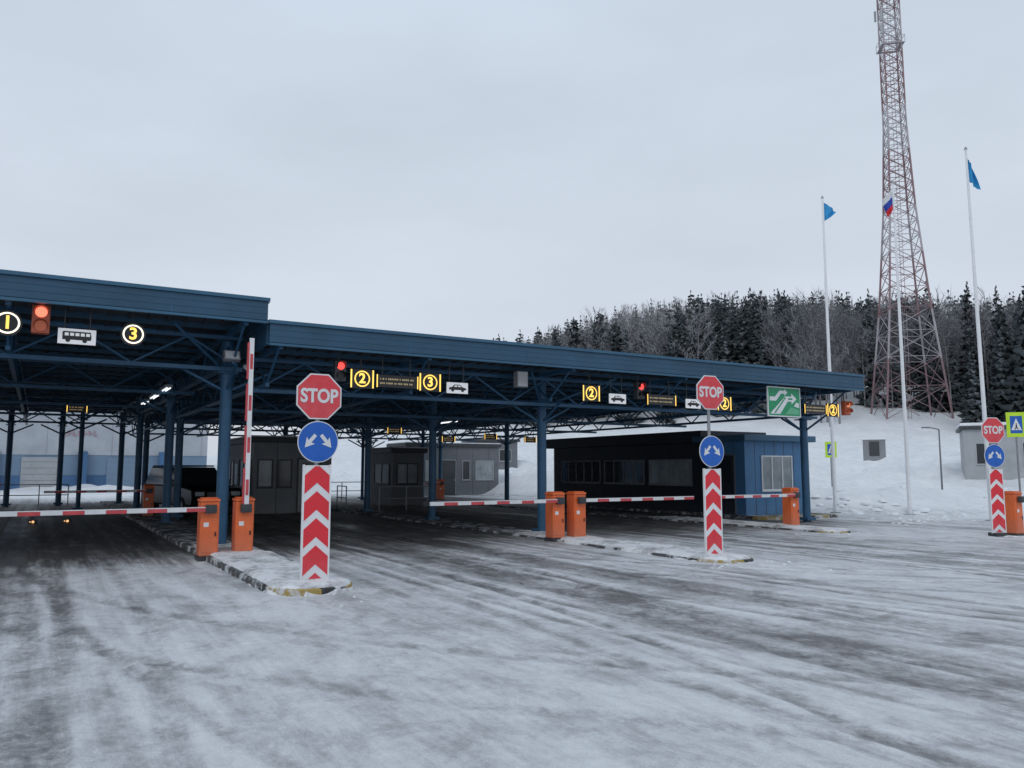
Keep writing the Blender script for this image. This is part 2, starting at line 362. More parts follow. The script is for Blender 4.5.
def island(s0,s1,d0,d1,label,h=.1,snowto=None,thick=1.0,sp=.16):
    w=(s1-s0)/2; Ln=d1-d0
    r=root("traffic_island",label,"traffic island",(s0+s1)/2,d0,group="kerbed islands between the lanes"); r["kind"]="structure"
    rr=min(w,.65)
    def hw(y,w=w):
        if y<rr: return (w-rr)+math.sqrt(max(0,rr*rr-(rr-y)**2))
        return w
    ys=[0]+[rr*(1-math.cos(a*math.pi/24)) for a in range(1,13)]+[Ln]
    pts=[(-hw(y),y) for y in ys[::-1]]+[(hw(y),y) for y in ys]
    b=MB(); n=len(pts)
    vs=[(x*1.02,y,-.1) for x,y in pts]+[(x,y,h-.02) for x,y in pts]+[(x*.97,y+.02,h) for x,y in pts]
    fs=[(i,(i+1)%n,(i+1)%n+n,i+n) for i in range(n)]+[(i+n,(i+1)%n+n,(i+1)%n+2*n,i+2*n) for i in range(n)]+[tuple(range(2*n,3*n))]
    b.add(vs,fs,KERB); b.obj("kerb",r)
    st=min(Ln,snowto or 9.0); ny=int(st/.07); nx=20; b=MB(); vs=[];fs=[]
    for j in range(ny+1):
        y=-.02+st*(j/ny)
        for i in range(nx+1):
            t=i/nx*2-1
            spill=sp*(float(fbm(y*1.3+s0*3,2.0 if t>0 else 9.0))-.45)
            x=t*(hw(max(y,0.02))-.02+spill)
            e=1-abs(t)**8; e*=min(1,(j+.3)/4)
            X=x+s0*3;Y=y
            z=h-.03+e*thick*(.035+.07*float(fbm(X*1.7,Y*1.7))+.03*float(vnoise(X*7,Y*7)))
            if abs(t)>.97 or j==0: z=h-.06 if spill<0 else -.02
            if y>st-2.5: z-= .09*(y-(st-2.5))/2.5
            vs.append((x,y,z))
    for j in range(ny):
        for i in range(nx):
            a=j*(nx+1)+i; fs.append((a,a+1,a+nx+2,a+nx+1))
    b.add(vs,fs,ISN); b.obj("snow_cover",r,smooth=True)
    return r
island(2.8,4.0,10.85,46,"low kerbed island with trodden snow and yellow black nose",h=.10,sp=.16)
island(10.65,11.85,10.7,46,"low kerbed island nearly buried in trodden snow",h=.05,sp=.25)
island(18.3,19.4,14.2,46,"low kerbed island nearly buried in trodden snow",h=.045,sp=.25)
island(21.25,25.0,18.9,33.5,"kerbed platform under the blue cabin",h=.1,snowto=1.2)
island(-5.2,-3.9,10.75,46,"low kerbed island with trodden snow and yellow black nose")
def clumps(name,label,pts,seed):
    rr=random.Random(seed); b=MB()
    for (s,d,n,sp,sz) in pts:
        for k in range(n):
            x=s+rr.gauss(0,sp);y=d+rr.gauss(0,sp); r=sz*rr.uniform(.25,1)
            wx,wy,_=W(x,y); z0=float(H(wx,wy))
            vs=[];m=7
            for j,(zz,rad) in enumerate(((-.3,1),(.3,.85),(.75,.45))):
                for i in range(m):
                    a=2*math.pi*i/m; q=r*rad*rr.uniform(.75,1.25); vs.append((wx+q*math.cos(a),wy+q*math.sin(a),z0+r*.5*zz))
            fs=[(j*m+i,j*m+(i+1)%m,(j+1)*m+(i+1)%m,(j+1)*m+i) for j in range(2) for i in range(m)]+[tuple(range(2*m,3*m))]
            b.add(vs,fs,SNOW)
    o=b.obj(name,smooth=True); o["kind"]="stuff"; o["label"]=label; o["category"]="snow"
pts=[(3.4,10.8,22,.45,.035),(11.3,10.7,26,.5,.045),(18.9,14.2,24,.5,.05),(4.2,12.5,24,.8,.025),(2.7,12.5,16,.8,.025),(21.5,11.4,26,.5,.07),(22.4,11.6,20,.6,.07),(12.1,12.5,24,.9,.03)]
for k in range(34): pts.append((23.5+k*.55,16.4+random.uniform(-.7,.7)+k*.12,6,.4,.09))
for k in range(26): pts.append((27+random.uniform(0,12),18+random.uniform(0,12),6,.8,.28))
clumps("snow_crumbs","loose crumbled snow lumps along the kerbs",pts,3)

# ------------------------------------------------------------------ canopies
def canopy(label,s0,s1,d0,d1,top,cols,tz_s,strips=()):
    r=root("canopy_building",label,"canopy",s0,d0)
    Ws=s1-s0; Dp=d1-d0; fz=.48
    zb=top-fz
    b=MB()
    prof=[(0,top-.07)]; z=top-.07; n=3; st=(fz-.10)/n
    for k in range(n):
        prof+= [(0.0,z-.008),(-.005,z-.014),(-.005,z-st+.006),(0,z-st)]; z-=st
    prof+= [(.05,z),(.05,top-.07)]
    b.prism_x(prof,0,Ws,BLUED)
    b.box(-.03,Ws+.03,-.05,.12,top-.068,top,BLUEL)
    b.box(-.01,Ws+.01,-.03,.06,zb-.03,zb+.018,BLUEL)
    x=3.0
    while x<Ws: b.box(x-.008,x+.008,-.01,.0,zb+.02,top-.07,BLUE); x+=3.0
    for xx in(0.0,Ws):
        x0,x1=(-.03,.03) if xx==0 else (Ws-.03,Ws+.03)
        b.box(x0,x1,.13,Dp,zb,top-.07,BLUED); b.box(x0-.03,x1+.03,.13,Dp+.05,top-.067,top-.002,BLUEL)
    b.box(.04,Ws-.04,Dp-.05,Dp,zb,top-.07,BLUED)
    b.obj("fascia",r)
    b=MB()
    b.box(.06,Ws-.06,.13,Dp-.06,zb+.17,zb+.25,DECK)
    y=.4
    while y<Dp-.3: b.box(.1,Ws-.1,y-.03,y+.03,zb+.05,zb+.168,BLUED); y+=1.3
    x=.3
    while x<Ws-.2: b.box(x,x+.07,.14,Dp-.07,zb+.13,zb+.169,DECK); x+=.35
    b.box(.1,Ws-.1,.2,Dp-.1,zb+.255,zb+.36,SNOW)
    b.obj("roof",r)
    tb=zb-.02; bb=tb-.68
    for tx in tz_s:
        b=MB(); x=tx-s0
        b.box(x-.045,x+.045,.15,Dp-.15,tb-.05,tb+.05,BLUE)
        b.box(x-.04,x+.04,1.2,Dp-.6,bb-.04,bb+.04,BLUE)
        ya=[.3]
        while ya[-1]<Dp-1.6: ya.append(ya[-1]+1.0)
        for i in range(len(ya)-1):
            za,zb2=(tb,bb) if i%2==0 else (bb,tb)
            b.cyl((x,ya[i],za),(x,ya[i+1],zb2),.028,BLUE,6)
        b.obj("truss",r)
    for dy in (1.75,8,14,20,26):
        if dy>Dp: continue
        b=MB()
        y=dy
        b.box(.1,Ws-.1,y-.04,y+.04,tb-.125,tb-.052,BLUE); b.box(.1,Ws-.1,y-.04,y+.04,bb-.125,bb-.042,BLUE)
        n=int(Ws/1.05); dx=(Ws-.3)/n
        for i in range(n):
            za,zb2=(tb-.1,bb-.06) if i%2 else (bb-.06,tb-.1)
            b.cyl((.15+i*dx,y,za),(.15+(i+1)*dx,y,zb2),.026,BLUE,6)
        b.obj("truss",r)
    for cc in cols:
        cs,cd=cc[:2]; rad=cc[2] if len(cc)>2 else .125
        b=MB(); x=cs-s0;y=cd-d0
        b.cyl((x,y,-.02),(x,y,tb-.13),rad,BLUE,20)
        b.box(x-.2,x+.2,y-.2,y+.2,.06,.14,BLUE)
        b.box(x-.2,x+.2,y-.2,y+.2,bb-.16,bb-.127,BLUE)
        for sg in(-1,1):
            b.cyl((x,y,bb-.55),(x+sg*.9,y,bb-.1),.035,BLUE,6)
            b.cyl((x,y,bb-.55),(x,y+sg*.9,bb-.05),.035,BLUE,6)
            if abs(x+sg*1.2-Ws/2)<Ws/2: b.cyl((x+sg*.05,y-.02,bb-.1),(x+sg*1.3,y-1.6,tb-.1),.03,BLUE,6)
        b.obj("column",r)
    for (ss,dd,ln) in strips:
        b=MB(); x=ss-s0;y=dd-d0
        b.box(x-.09,x+.09,y,y+ln,bb-.03,bb+.04,LGREY); b.cyl((x-.04,y+.05,bb-.05),(x-.04,y+ln-.05,bb-.05),.018,TUBE,6); b.cyl((x+.04,y+.05,bb-.05),(x+.04,y+ln-.05,bb-.05),.018,TUBE,6)
        b.obj("strip_light",r)
    return r
canopy("tall flat roofed blue steel canopy over the first lanes",-22,3.78,16,47,5.1,
       [(3.42,18),(3.42,26.5),(3.42,35),(3.42,43),(-4.5,18),(-4.5,26),(-4.5,34),(-4.5,42),(-12.4,18),(-12.4,30),(-12.4,42),(.9,44),(-1.2,44),(1.5,38,.09)],
       [-20,-16,-12.4,-8.5,-4.5,-.6,3.4],strips=[(2.9,23,1.3),(2.9,25.5,1.3),(2.9,28,1.3)])
canopy("long lower flat roofed blue steel canopy over the lanes",3.83,22.3,16,47,4.67,
       [(11.65,18.2),(11.35,24.5),(11.3,30.5),(11.3,37),(11.3,43),(21.85,18),(20.9,36),(20.9,44),(4.2,30),(4.2,40),(16,44,.09),(18.4,41,.09),(13.5,45,.09),(12.6,46,.07),(17.2,46,.07)],
       [4.1,7.4,11.3,15,18.5,21.85],strips=[(13,26,1.5)])

# ------------------------------------------------------------------ barrier gates
def boom_mesh(b,x0,x1,z,style=0):
    if style==1:
        n=int((x1-x0)/.8)
        b.box(-.025,.06,-.028,.028,x0,x1,WHT)
        for i in range(n):
            a=x0+(x1-x0)*i/n; b.box(-.06,-.0255,-.03,.03,a,a+.72,REDF); b.box(-.01,.045,-.031,-.0285,a+.2,a+.5,REDF)
        return
    n=int(abs(x1-x0)/.62)
    for i in range(n):
        a=x0+(x1-x0)*i/n; c=x0+(x1-x0)*(i+1)/n; a,c=min(a,c),max(a,c); mdl=a+(c-a)*.5
        b.box(a,mdl-.001,-.025,.025,z-.042,z+.042,WHT)
        b.box(mdl,c-.001,-.025,.025,z-.042,z+.025,REDF); b.box(mdl,c-.001,-.025,.025,z+.0255,z+.042,WHT)
def gate(s,d,dirn,length,label,z=.03):
    r=root("barrier_gate",label,"barrier gate",s,d,z,group="red and white boom barriers with orange cabinets")
    b=MB(); b.box(-.17,.17,-.17,.17,.05,1.06,ORANGE); b.obj("cabinet",r,bevel=.02)
    b=MB(); b.box(-.19,.19,-.19,.19,-.06,.05,DGREY); b.obj("base_plate",r)
    b=MB(); b.box(-.18,.18,-.18,.18,1.063,1.115,ORANGE); b.box(-.145,.145,-.15,.15,1.1155,1.14,ORANGE); b.obj("lid",r,bevel=.015)
    b=MB(); b.box(-.14,.14,-.178,-.172,.12,.78,ORANGE); dr=b.obj("door",r,bevel=.003)
    b=MB(); b.box(.09,.115,-.192,-.179,.42,.5,BLACK); b.obj("handle",dr)
    b=MB(); b.box(-.11,-.02,-.1805,-.1782,.6,.68,WHT); b.obj("label_plate",dr)
    b=MB(); b.cyl((0,-.3,.93),(0,-.17,.93),.07,DGREY,16); b.box(-.1,.1,-.29,-.2,.85,1.01,DGREY); b.obj("pivot",r,bevel=.01)
    b=MB()
    if dirn==0: boom_mesh(b,.05,length,0,1); b.obj("boom",r,loc=(-.02,-.25,.93))
    else: boom_mesh(b,dirn*.1,dirn*length,0); b.obj("boom",r,loc=(0,-.25,.93))
    return r
L1="orange barrier cabinet with lowered red and white boom"
gate(2.84,16.2,-1,4.1,L1)
gate(3.48,16.2,0,3.3,"orange barrier cabinet with boom raised upright")
gate(10.74,16.2,-1,3.4,L1)
gate(11.36,16.2,1,3.6,L1)
gate(19.1,16.3,-1,3.6,L1)
gate(21.95,11.55,1,3.6,"orange barrier cabinet beside the outer stop sign",0)
for s,d in((3.4,31),(11.4,38),(-1.5,40),(19,40)): gate(s,d,-1,3.2,"orange barrier cabinet deeper under the canopy")

# ------------------------------------------------------------------ stop sign posts
def arrow_poly(sg):
    a=math.radians(-130 if sg<0 else -50); c,s_=math.cos(a),math.sin(a)
    base=[(.02,.026),(.145,.026),(.125,.078),(.26,0),(.125,-.078),(.145,-.026),(.02,-.026)]
    pts=[(p[0]*c-p[1]*s_, p[0]*s_+p[1]*c) for p in base]
    return [(x+sg*.028,z+.115) for x,z in pts]
def stop_post(s,d,label,yaw=0,z0=.1,sz=2.66):
    r=root("stop_sign_post",label,"road sign",s,d,z0,rot=TH+yaw,group="stop signs on chevron boards")
    b=MB(); b.cyl((0,.02,-.05),(0,.02,sz+.31),.03,GREY,12); b.obj("pole",r)
    b=MB(); b.box(-.15,.15,-.13,.17,-.08,.04,DGREY); b.obj("base_plate",r)
    b=MB(); w=.195; z0_,z1_=.04,1.66
    b.box(-w,w,-.05,-.015,z0_,z1_,WHT)
    for sx in(-1,1): b.box(sx*w-.012,sx*w+.012,-.056,-.012,z0_-.01,z1_+.01,WHT)
    ob=b.obj("chevron_board",r)
    b=MB(); per=.385;a=.16;h=.265;wi=w-.012
    z=z0_-.33
    while z<z1_:
        for poly in ([(-wi,z),(0,z+a),(0,z+a+h),(-wi,z+h)],[(0,z+a),(wi,z),(wi,z+h),(0,z+a+h)]):
            p=clipz(poly,z0_+.012,z1_-.012)
            if len(p)>=3: b.plate(p,-.055,-.0505,RED)
        z+=per
    b.obj("chevron_stripes",ob)
    b=MB(); b.plate(circ(0,0,.30,48),-.03,-.018,WHT); disc=b.obj("arrow_sign",r,loc=(0,-.02,2.0))
    b=MB(); b.plate(circ(0,0,.287,48),-.034,-.0305,SBLUE); b.obj("sign_face",disc)
    for sg in(-1,1):
        b=MB(); b.plate(arrow_poly(sg),-.038-.001*(sg>0),-.0345,WHT); b.obj("arrow",disc)
    b=MB(); b.plate(circ(0,0,.36,8,math.pi/8),-.03,-.018,WHT); oc=b.obj("stop_sign",r,loc=(0,-.02,sz))
    b=MB(); b.plate(circ(0,0,.338,8,math.pi/8),-.034,-.0305,RED); b.obj("sign_face",oc)
    text("lettering","STOP",.275,WHT,oc,(0,-.037,.0),.002,.009,.84)
    for z in(1.9,2.1,sz-.11,sz+.09):
        b=MB(); b.box(-.05,.05,-.036,.055,z-.015,z+.015,DGREY); b.obj("clamp",r)
stop_post(3.48,11.5,"octagonal stop sign above blue arrows and chevron board on island")
stop_post(11.2,11.45,"octagonal stop sign high above blue arrows and chevron board",yaw=-math.radians(4),z0=.05,sz=3.14)
stop_post(21.3,11.6,"octagonal stop sign on chevron board standing in the snow",yaw=-math.radians(20),z0=.05)

# ------------------------------------------------------------------ hanging lane signs
def hang(r,b_top,xs=(0,)):
    for x in xs:
        b=MB(); b.cyl((x,.06,.0),(x,.06,b_top),.015,DGREY,6); b.obj("hanger",r)
def number_sign(s,d,z,ch,top,brackets=True,sz=.175):
    r=root("lane_number_sign","lit yellow ring with number %s on dark hanging sign"%ch,"lane sign",s,d,z,group="lit lane number signs")
    w=sz+.07
    b=MB()
    if brackets: b.box(-w,w,-.04,.04,-sz-.03,sz+.03,BLACK)
    else: b.plate(circ(0,0,sz+.035,32),-.04,.04,BLACK)
    b.obj("housing",r)
    b=MB(); n=32
    o1=circ(0,0,sz,n);o2=circ(0,0,sz*.84,n)
    vs=[(x,-.046,zz) for x,zz in o1]+[(x,-.046,zz) for x,zz in o2]+[(x,-.041,zz) for x,zz in o1]
    fs=[(i,(i+1)%n,(i+1)%n+n,i+n) for i in range(n)]+[(i,i+2*n,(i+1)%n+2*n,(i+1)%n) for i in range(n)]
    b.add(vs,fs,WLIT if not brackets else YEL)
    b.obj("lit_ring",r)
    if brackets:
        for sg in(-1,1):
            b=MB(); b.box(sg*w-.016,sg*w+.016,-.046,-.0405,-sz-.02,sz+.02,YEL); b.obj("lit_bar",r)
    text("numeral",ch,sz*1.7,YEL,r,(0,-.045,0),.003,.008)
    hang(r,top-z,(0,))
def board(s,d,z,w,top,lines=2,h=.28):
    r=root("lane_text_board","dark hanging board with faint small lines of text","lane sign",s,d,z,group="dark hanging text boards")
    b=MB(); b.box(-w/2,w/2,-.035,.035,-h/2,h/2,BLACK); b.obj("housing",r,bevel=.008)
    b=MB(); rr=random.Random(int(s*10))
    for k in range(lines):
        zz=h/2-h*(k+1)/(lines+1); x=-w/2+.08
        while x<w/2-.14:
            l=rr.uniform(.015,.04); b.box(x,x+l,-.0385,-.0355,zz-.018,zz+.018,YDIM); x+=l+rr.choice([.012,.012,.012,.035])
    b.obj("text_lines",r)
    for sg in(-1,1):
        b=MB(); b.box(sg*(w/2-.012)-.012,sg*(w/2-.012)+.012,-.039,-.0355,-h/2,h/2,YEL); b.obj("lit_bar",r)
    hang(r,top-z,(-w/3,w/3))
def traffic_light(s,d,z,top,mt=None,low=None,kk=.82,hm=None):
    r=root("traffic_light","hanging traffic light with red lamp lit","traffic light",s,d,z,group="hanging traffic lights")
    b=MB(); b.box(-.15*kk,.15*kk,-.09,.09,-.27*kk,.27*kk,hm or DGREY); b.obj("housing",r,bevel=.02)
    for k,(zz,m_) in enumerate(((.13*kk,mt or RLIT),(-.13*kk,low or BLACK))):
        b=MB(); b.plate(circ(0,zz,.1*kk,24),-.105,-.0905,m_); b.obj("lens",r)
        b=MB(); n=14; vs=[];fs=[]
        for i in range(n+1):
            a=math.pi*(i/n*1.2-.1)
            for (yy,rd) in((-.092,.112*kk),(-.2,.118*kk)): vs.append((rd*math.cos(a),yy,zz+rd*math.sin(a)))
        for i in range(n): fs.append((2*i,2*i+1,2*i+3,2*i+2))
        b.add(vs,fs,hm or BLACK); b.obj("visor",r)
    hang(r,top-z)
def picto(s,d,z,kind,top):
    w,h=(.68,.31) if kind=="bus" else (.6,.28)
    sc=.9
    r=root("vehicle_pictogram_sign","white hanging plate with black %s symbol"%kind,"lane sign",s,d,z,group="white vehicle symbol plates")
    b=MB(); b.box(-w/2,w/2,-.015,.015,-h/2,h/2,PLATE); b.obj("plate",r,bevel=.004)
    b=MB(); y0,y1=-.019,-.0155
    if kind=="bus":
        b.plate([(-.26,-.07),(.25,-.07),(.26,.0),(.24,.1),(-.24,.1),(-.26,.08)],y0,y1,BLACK)
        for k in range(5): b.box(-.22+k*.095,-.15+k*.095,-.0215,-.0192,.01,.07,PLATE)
        for x in(-.16,.14): b.plate(circ(x,-.08,.042,16),-.024,-.0222,BLACK)
    else:
        b.plate([(-.24,-.05),(.24,-.05),(.245,.0),(.15,.02),(.07,.085),(-.09,.085),(-.15,.025),(-.24,.005)],y0,y1,BLACK)
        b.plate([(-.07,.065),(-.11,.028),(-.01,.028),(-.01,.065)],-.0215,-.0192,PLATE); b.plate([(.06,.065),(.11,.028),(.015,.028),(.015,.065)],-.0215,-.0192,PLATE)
        for x in(-.14,.14): b.plate(circ(x,-.055,.042,16),-.024,-.0222,BLACK)
    b.obj("symbol",r); hang(r,(top-z)/sc,(-w/3,w/3)); r.scale=(sc,1,sc)
T1=4.6;T2=4.17
number_sign(-.6,16.4,4.25,"1",T1,False,.19); traffic_light(-.1,16.4,4.36,T1,OLIT,OFFL,.95,OHOUS)
picto(.48,16.4,4.1,"bus",T1); number_sign(1.4,16.4,4.22,"3",T1,False,.18)
traffic_light(5.42,16.45,3.78,T2); number_sign(5.9,16.4,3.64,"2",T2); board(6.72,16.4,3.62,.98,T2)
number_sign(7.5,16.4,3.65,"3",T2); picto(8.2,16.4,3.56,"car",T2)
number_sign(11.97,16.4,3.62,"2",T2); picto(12.83,16.4,3.52,"car",T2); traffic_light(13.55,16.4,3.76,T2)
board(14.3,16.4,3.55,1.0,T2); picto(15.45,16.4,3.5,"car",T2); number_sign(16.6,16.4,3.55,"2",T2)
board(20.45,16.4,3.54,1.0,T2); number_sign(21.25,16.4,3.54,"2",T2); traffic_light(21.85,16.35,3.62,T2,OFF2,OFFL,.82,OHOUS)
for s,d,z in((12.2,30,3.25),(14.6,30,2.95),(18.6,30,3.0),(9.3,32-.6,3.2),(16.6,30,3.1),(1.0,30,3.7)): board(s,d,z,.6,4.1 if s>2 else 4.5,2,.24)
board(-3.2,24,3.7,1.4,4.5,1,.2)
r=root("green_channel_sign","green hanging sign with white border and road diagram","information sign",18.85,16.2,3.68)
b=MB(); b.box(-.70,.70,-.02,.02,-.44,.44,WHT); pl=b.obj("plate",r)
b=MB(); b.box(-.665,.665,-.024,-.0205,-.405,.405,GREEN); b.obj("sign_face",pl)
b=MB()
b.plate([(-.62,-.36),(-.20,-.36),(.14,.02),(.30,.02),(.30,-.06),(.52,.10),(.30,.26),(.30,.17),(.04,.17)],-.028,-.0245,WHT)
b.plate([(-.62,.02),(-.36,.02),(-.14,.24),(.0,.24),(.0,.18),(.14,.29),(.0,.38),(.0,.33),(-.20,.33),(-.40,.14),(-.62,.14)],-.0284,-.0245,WHT)
b.plate([(.02,-.36),(.62,-.36),(.62,-.24),(.28,-.14)],-.0282,-.0245,PGREEN)
b.plate([(.40,-.12),(.62,-.16),(.62,-.02),(.50,.0)],-.0286,-.0245,WHT)
b.obj("road_diagram",pl)
b=MB(); b.plate([(-.46,-.34),(-.40,-.34),(.06,.12),(.02,.14)],-.031,-.0288,GREEN); b.plate([(.16,.07),(.34,.07),(.34,.12),(.16,.12)],-.031,-.0288,GREEN)
b.obj("road_marking",pl); hang(r,.55,(-.5,.5))
r=root("floodlight","grey floodlight bracketed at the canopy corner","floodlight",3.35,17.2,4.05)
b=MB(); b.box(-.17,.17,-.06,.06,-.11,.11,GREY,Matrix.Rotation(math.radians(-25),4,'X')); b.obj("lamp_housing",r,bevel=.015)
b=MB(); b.box(-.14,.14,-.068,-.0605,-.085,.085,WHT,Matrix.Rotation(math.radians(-25),4,'X')); b.obj("lens",r)
b=MB(); b.cyl((0,.05,0),(0,.62,.1),.025,DGREY,8); b.obj("bracket",r)
r=root("surveillance_camera","white surveillance camera hanging under the canopy","camera",3.65,17.1,3.82)
b=MB(); b.cyl((0,-.16,-.04),(0,.14,.03),.055,WHT,14); b.obj("camera_body",r)
b=MB(); b.cyl((0,.05,.02),(0,.2,.6),.018,DGREY,6); b.obj("bracket",r)
r=root("junction_box","light grey equipment box fixed on the truss","equipment box",10.45,17.3,3.98)
b=MB(); b.box(-.16,.16,-.1,.1,-.2,.2,LGREY); b.obj("box_body",r,bevel=.015)
b=MB(); b.box(-.14,.14,-.106,-.1015,-.18,.18,WHT); b.obj("door",r)
b=MB(); b.cyl((0,.1,0),(0,.42,0),.02,DGREY,6); b.obj("bracket",r)
for s in (-.05,.9):  # glowing props added to imitate warm sign reflections on the wet lane
    r=root("added_lane_glint","added warm glow standing in for sign reflections on wet ground","light stand-in",s,29.7,0,group="added warm glints in the lane")
    b=MB(); b.box(-.12,.12,-.08,.08,-.02,.12,DGREY); b.obj("glint_body",r,bevel=.02)
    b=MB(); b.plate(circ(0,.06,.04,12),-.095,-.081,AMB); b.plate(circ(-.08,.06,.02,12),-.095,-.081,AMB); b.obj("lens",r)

# ------------------------------------------------------------------ buildings
def window(r,face,a0,a1,z0,z1,glass,fm,nm=2,tr=0):
    e=.05
    b=MB(); g=MB()
    def bx(B,p0,p1,q0,q1,o0,o1,mt):
        if face=='front': B.box(p0,p1,-o1,-o0,q0,q1,mt)
        else: B.box(-o1,-o0,p0,p1,q0,q1,mt)
    bx(b,a0,a1,z0,z0+e,.003,.04,fm); bx(b,a0,a1,z1-e,z1,.003,.04,fm)
    bx(b,a0,a0+e,z0+e,z1-e,.003,.038,fm); bx(b,a1-e,a1,z0+e,z1-e,.003,.038,fm)
    for k in range(1,nm):
        x=a0+(a1-a0)*k/nm; bx(b,x-e/2,x+e/2,z0+e,z1-e,.003,.036,fm)
    if tr: bx(b,a0+e,a1-e,tr-.02,tr+.02,.003,.034,fm)
    bx(b,a0-.03,a1+.03,z0-.035,z0-.001,.003,.07,fm)
    w=b.obj("window",r); bx(g,a0+e/2,a1-e/2,z0+e/2,z1-e/2,.002,.012,glass); g.obj("pane",w)
def door(r,face,a0,a1,z1,mt,fm):
    b=MB(); g=MB()
    def bx(B,p0,p1,q0,q1,o0,o1,m_):
        if face=='front': B.box(p0,p1,-o1,-o0,q0,q1,m_)
        else: B.box(-o1,-o0,p0,p1,q0,q1,m_)
    bx(b,a0,a1,.02,z1,.003,.03,mt); bx(b,a0-.05,a0-.002,.02,z1+.05,.003,.045,fm); bx(b,a1+.002,a1+.05,.02,z1+.05,.003,.045,fm); bx(b,a0,a1,z1+.002,z1+.05,.003,.045,fm)
    w=b.obj("door",r); bx(g,a0+.15,a1-.15,1.1,z1-.15,.0305,.034,GLASS); g.obj("pane",w)
    g=MB(); bx(g,a1-.12,a1-.08,.95,1.08,.0305,.07,GREY); g.obj("handle",w)
def house(name,label,cat,s0,s1,d0,d1,h,wm,rm,z=0,wins=(),doors=(),over=.15,ribs=0,group=None,roofh=.22,snow=True):
    r=root(name,label,cat,s0,d0,z,group=group); w=s1-s0;dp=d1-d0
    b=MB(); b.box(0,w,0,dp,-.5,h,wm)
    if ribs:
        x=ribs
        while x<w-.05: b.box(x-.012,x+.012,-.0025,-.0005,0,h-.02,DGREY); x+=ribs
        x=ribs
        while x<dp-.05: b.box(-.0025,-.0005,x-.012,x+.012,0,h-.02,DGREY); x+=ribs
    b.obj("wall",r)
    b=MB(); b.box(-over,w+over,-over,dp+over,h+.002,h+roofh,rm)
    if snow: b.box(-over+.05,w+over-.05,-over+.05,dp+over-.05,h+roofh+.002,h+roofh+.06,SNOW)
    b.obj("roof",r,bevel=.02)
    for a in wins: window(r,*a)
    for a in doors: door(r,*a)
    return r
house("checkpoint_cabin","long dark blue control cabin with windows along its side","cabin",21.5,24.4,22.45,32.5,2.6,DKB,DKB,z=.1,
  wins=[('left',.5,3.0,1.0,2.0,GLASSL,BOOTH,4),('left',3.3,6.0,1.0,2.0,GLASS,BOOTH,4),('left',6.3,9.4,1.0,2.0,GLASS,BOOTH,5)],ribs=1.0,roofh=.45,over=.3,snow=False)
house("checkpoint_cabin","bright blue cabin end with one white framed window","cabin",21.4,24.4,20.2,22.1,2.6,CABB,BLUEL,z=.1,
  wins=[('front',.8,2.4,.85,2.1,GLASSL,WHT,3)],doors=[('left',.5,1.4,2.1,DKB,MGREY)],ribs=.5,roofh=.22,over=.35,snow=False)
house("checkpoint_booth","pale grey control booth with windows between the lanes","booth",7.2,10.3,32,38,2.75,BOOTH,DGREY,
  wins=[('front',.15,.75,1.0,2.1,GLASSL,DGREY,1),('front',.9,1.5,1.0,2.1,GLASS,DGREY,1),('left',.4,2.4,1.0,2.1,GLASSL,DGREY,3),('left',3.6,5.4,1.0,2.1,GLASS,DGREY,3)],
  doors=[('front',1.75,2.6,2.1,LGREY,DGREY),('left',2.6,3.4,2.1,DGREY,LGREY)],ribs=.9)
house("service_building","low grey panel building with windows and a dark door","building",20.4,27.2,48.0,51,3.2,MGREY,DGREY,
  wins=[('front',.4,1.0,1.0,2.3,GLASSL,LGREY,1),('front',1.3,1.9,1.0,2.3,GLASSL,LGREY,1),('front',4.0,4.6,1.0,2.3,GLASS,LGREY,1),('front',5.0,6.4,1.0,2.3,GLASSL,LGREY,3)],
  doors=[('front',2.5,3.5,2.3,DGREY,LGREY)],ribs=1.2)
house("checkpoint_booth","small dark control booth in the far lane","booth",14.6,16.2,36,39,2.5,MGREY,DGREY,
  wins=[('front',.2,1.3,1.0,2.0,GLASSL,DGREY,2),('left',.4,2.4,1.0,2.0,GLASS,DGREY,2)])
wh=root("warehouse","large pale warehouse with blue lower panels and faded red lettering","warehouse",-24,76)
b=MB(); b.box(0,37,0,20,2.9,9,WPAN); b.box(0,37,.05,20,1.2,2.9,PALEB); b.box(0,37,-.02,20,-.3,1.18,WBLUE)
x=.5
while x<37: b.box(x-.02,x+.02,-.03,-.001,2.9,9,LGREY); x+=2.4
b.obj("wall",wh)
for k in range(6):
    b=MB(); b.box(2+k*6.2,2.7+k*6.2,-.6,-.05,0,3.2,WBLUE); b.obj("pillar",wh)
for k in range(5):
    b=MB(); b.box(4.2+k*6.2,7.0+k*6.2,-.06,-.021,0,2.7,LGREY if k%2 else PALEB)
    for q in range(5): b.box(4.25+k*6.2,6.95+k*6.2,-.075,-.0605,.3+q*.5,.34+q*.5,BOOTH)
    b.obj("gate_door",wh)
b=MB(); b.box(-.3,37.3,-1.3,20.3,9.003,9.4,CABB); b.obj("roof",wh)
b=MB(); rr=random.Random(4); x=25.6
while x<28.2:
    b.box(x,x+.06,-.1,-.035,4.5,4.95,FADED); q=rr.choice([0,.15,.35]); b.box(x+.062,x+.24,-.1,-.035,4.5+q,4.6+q,FADED); x+=.38
b.obj("red_lettering",wh)
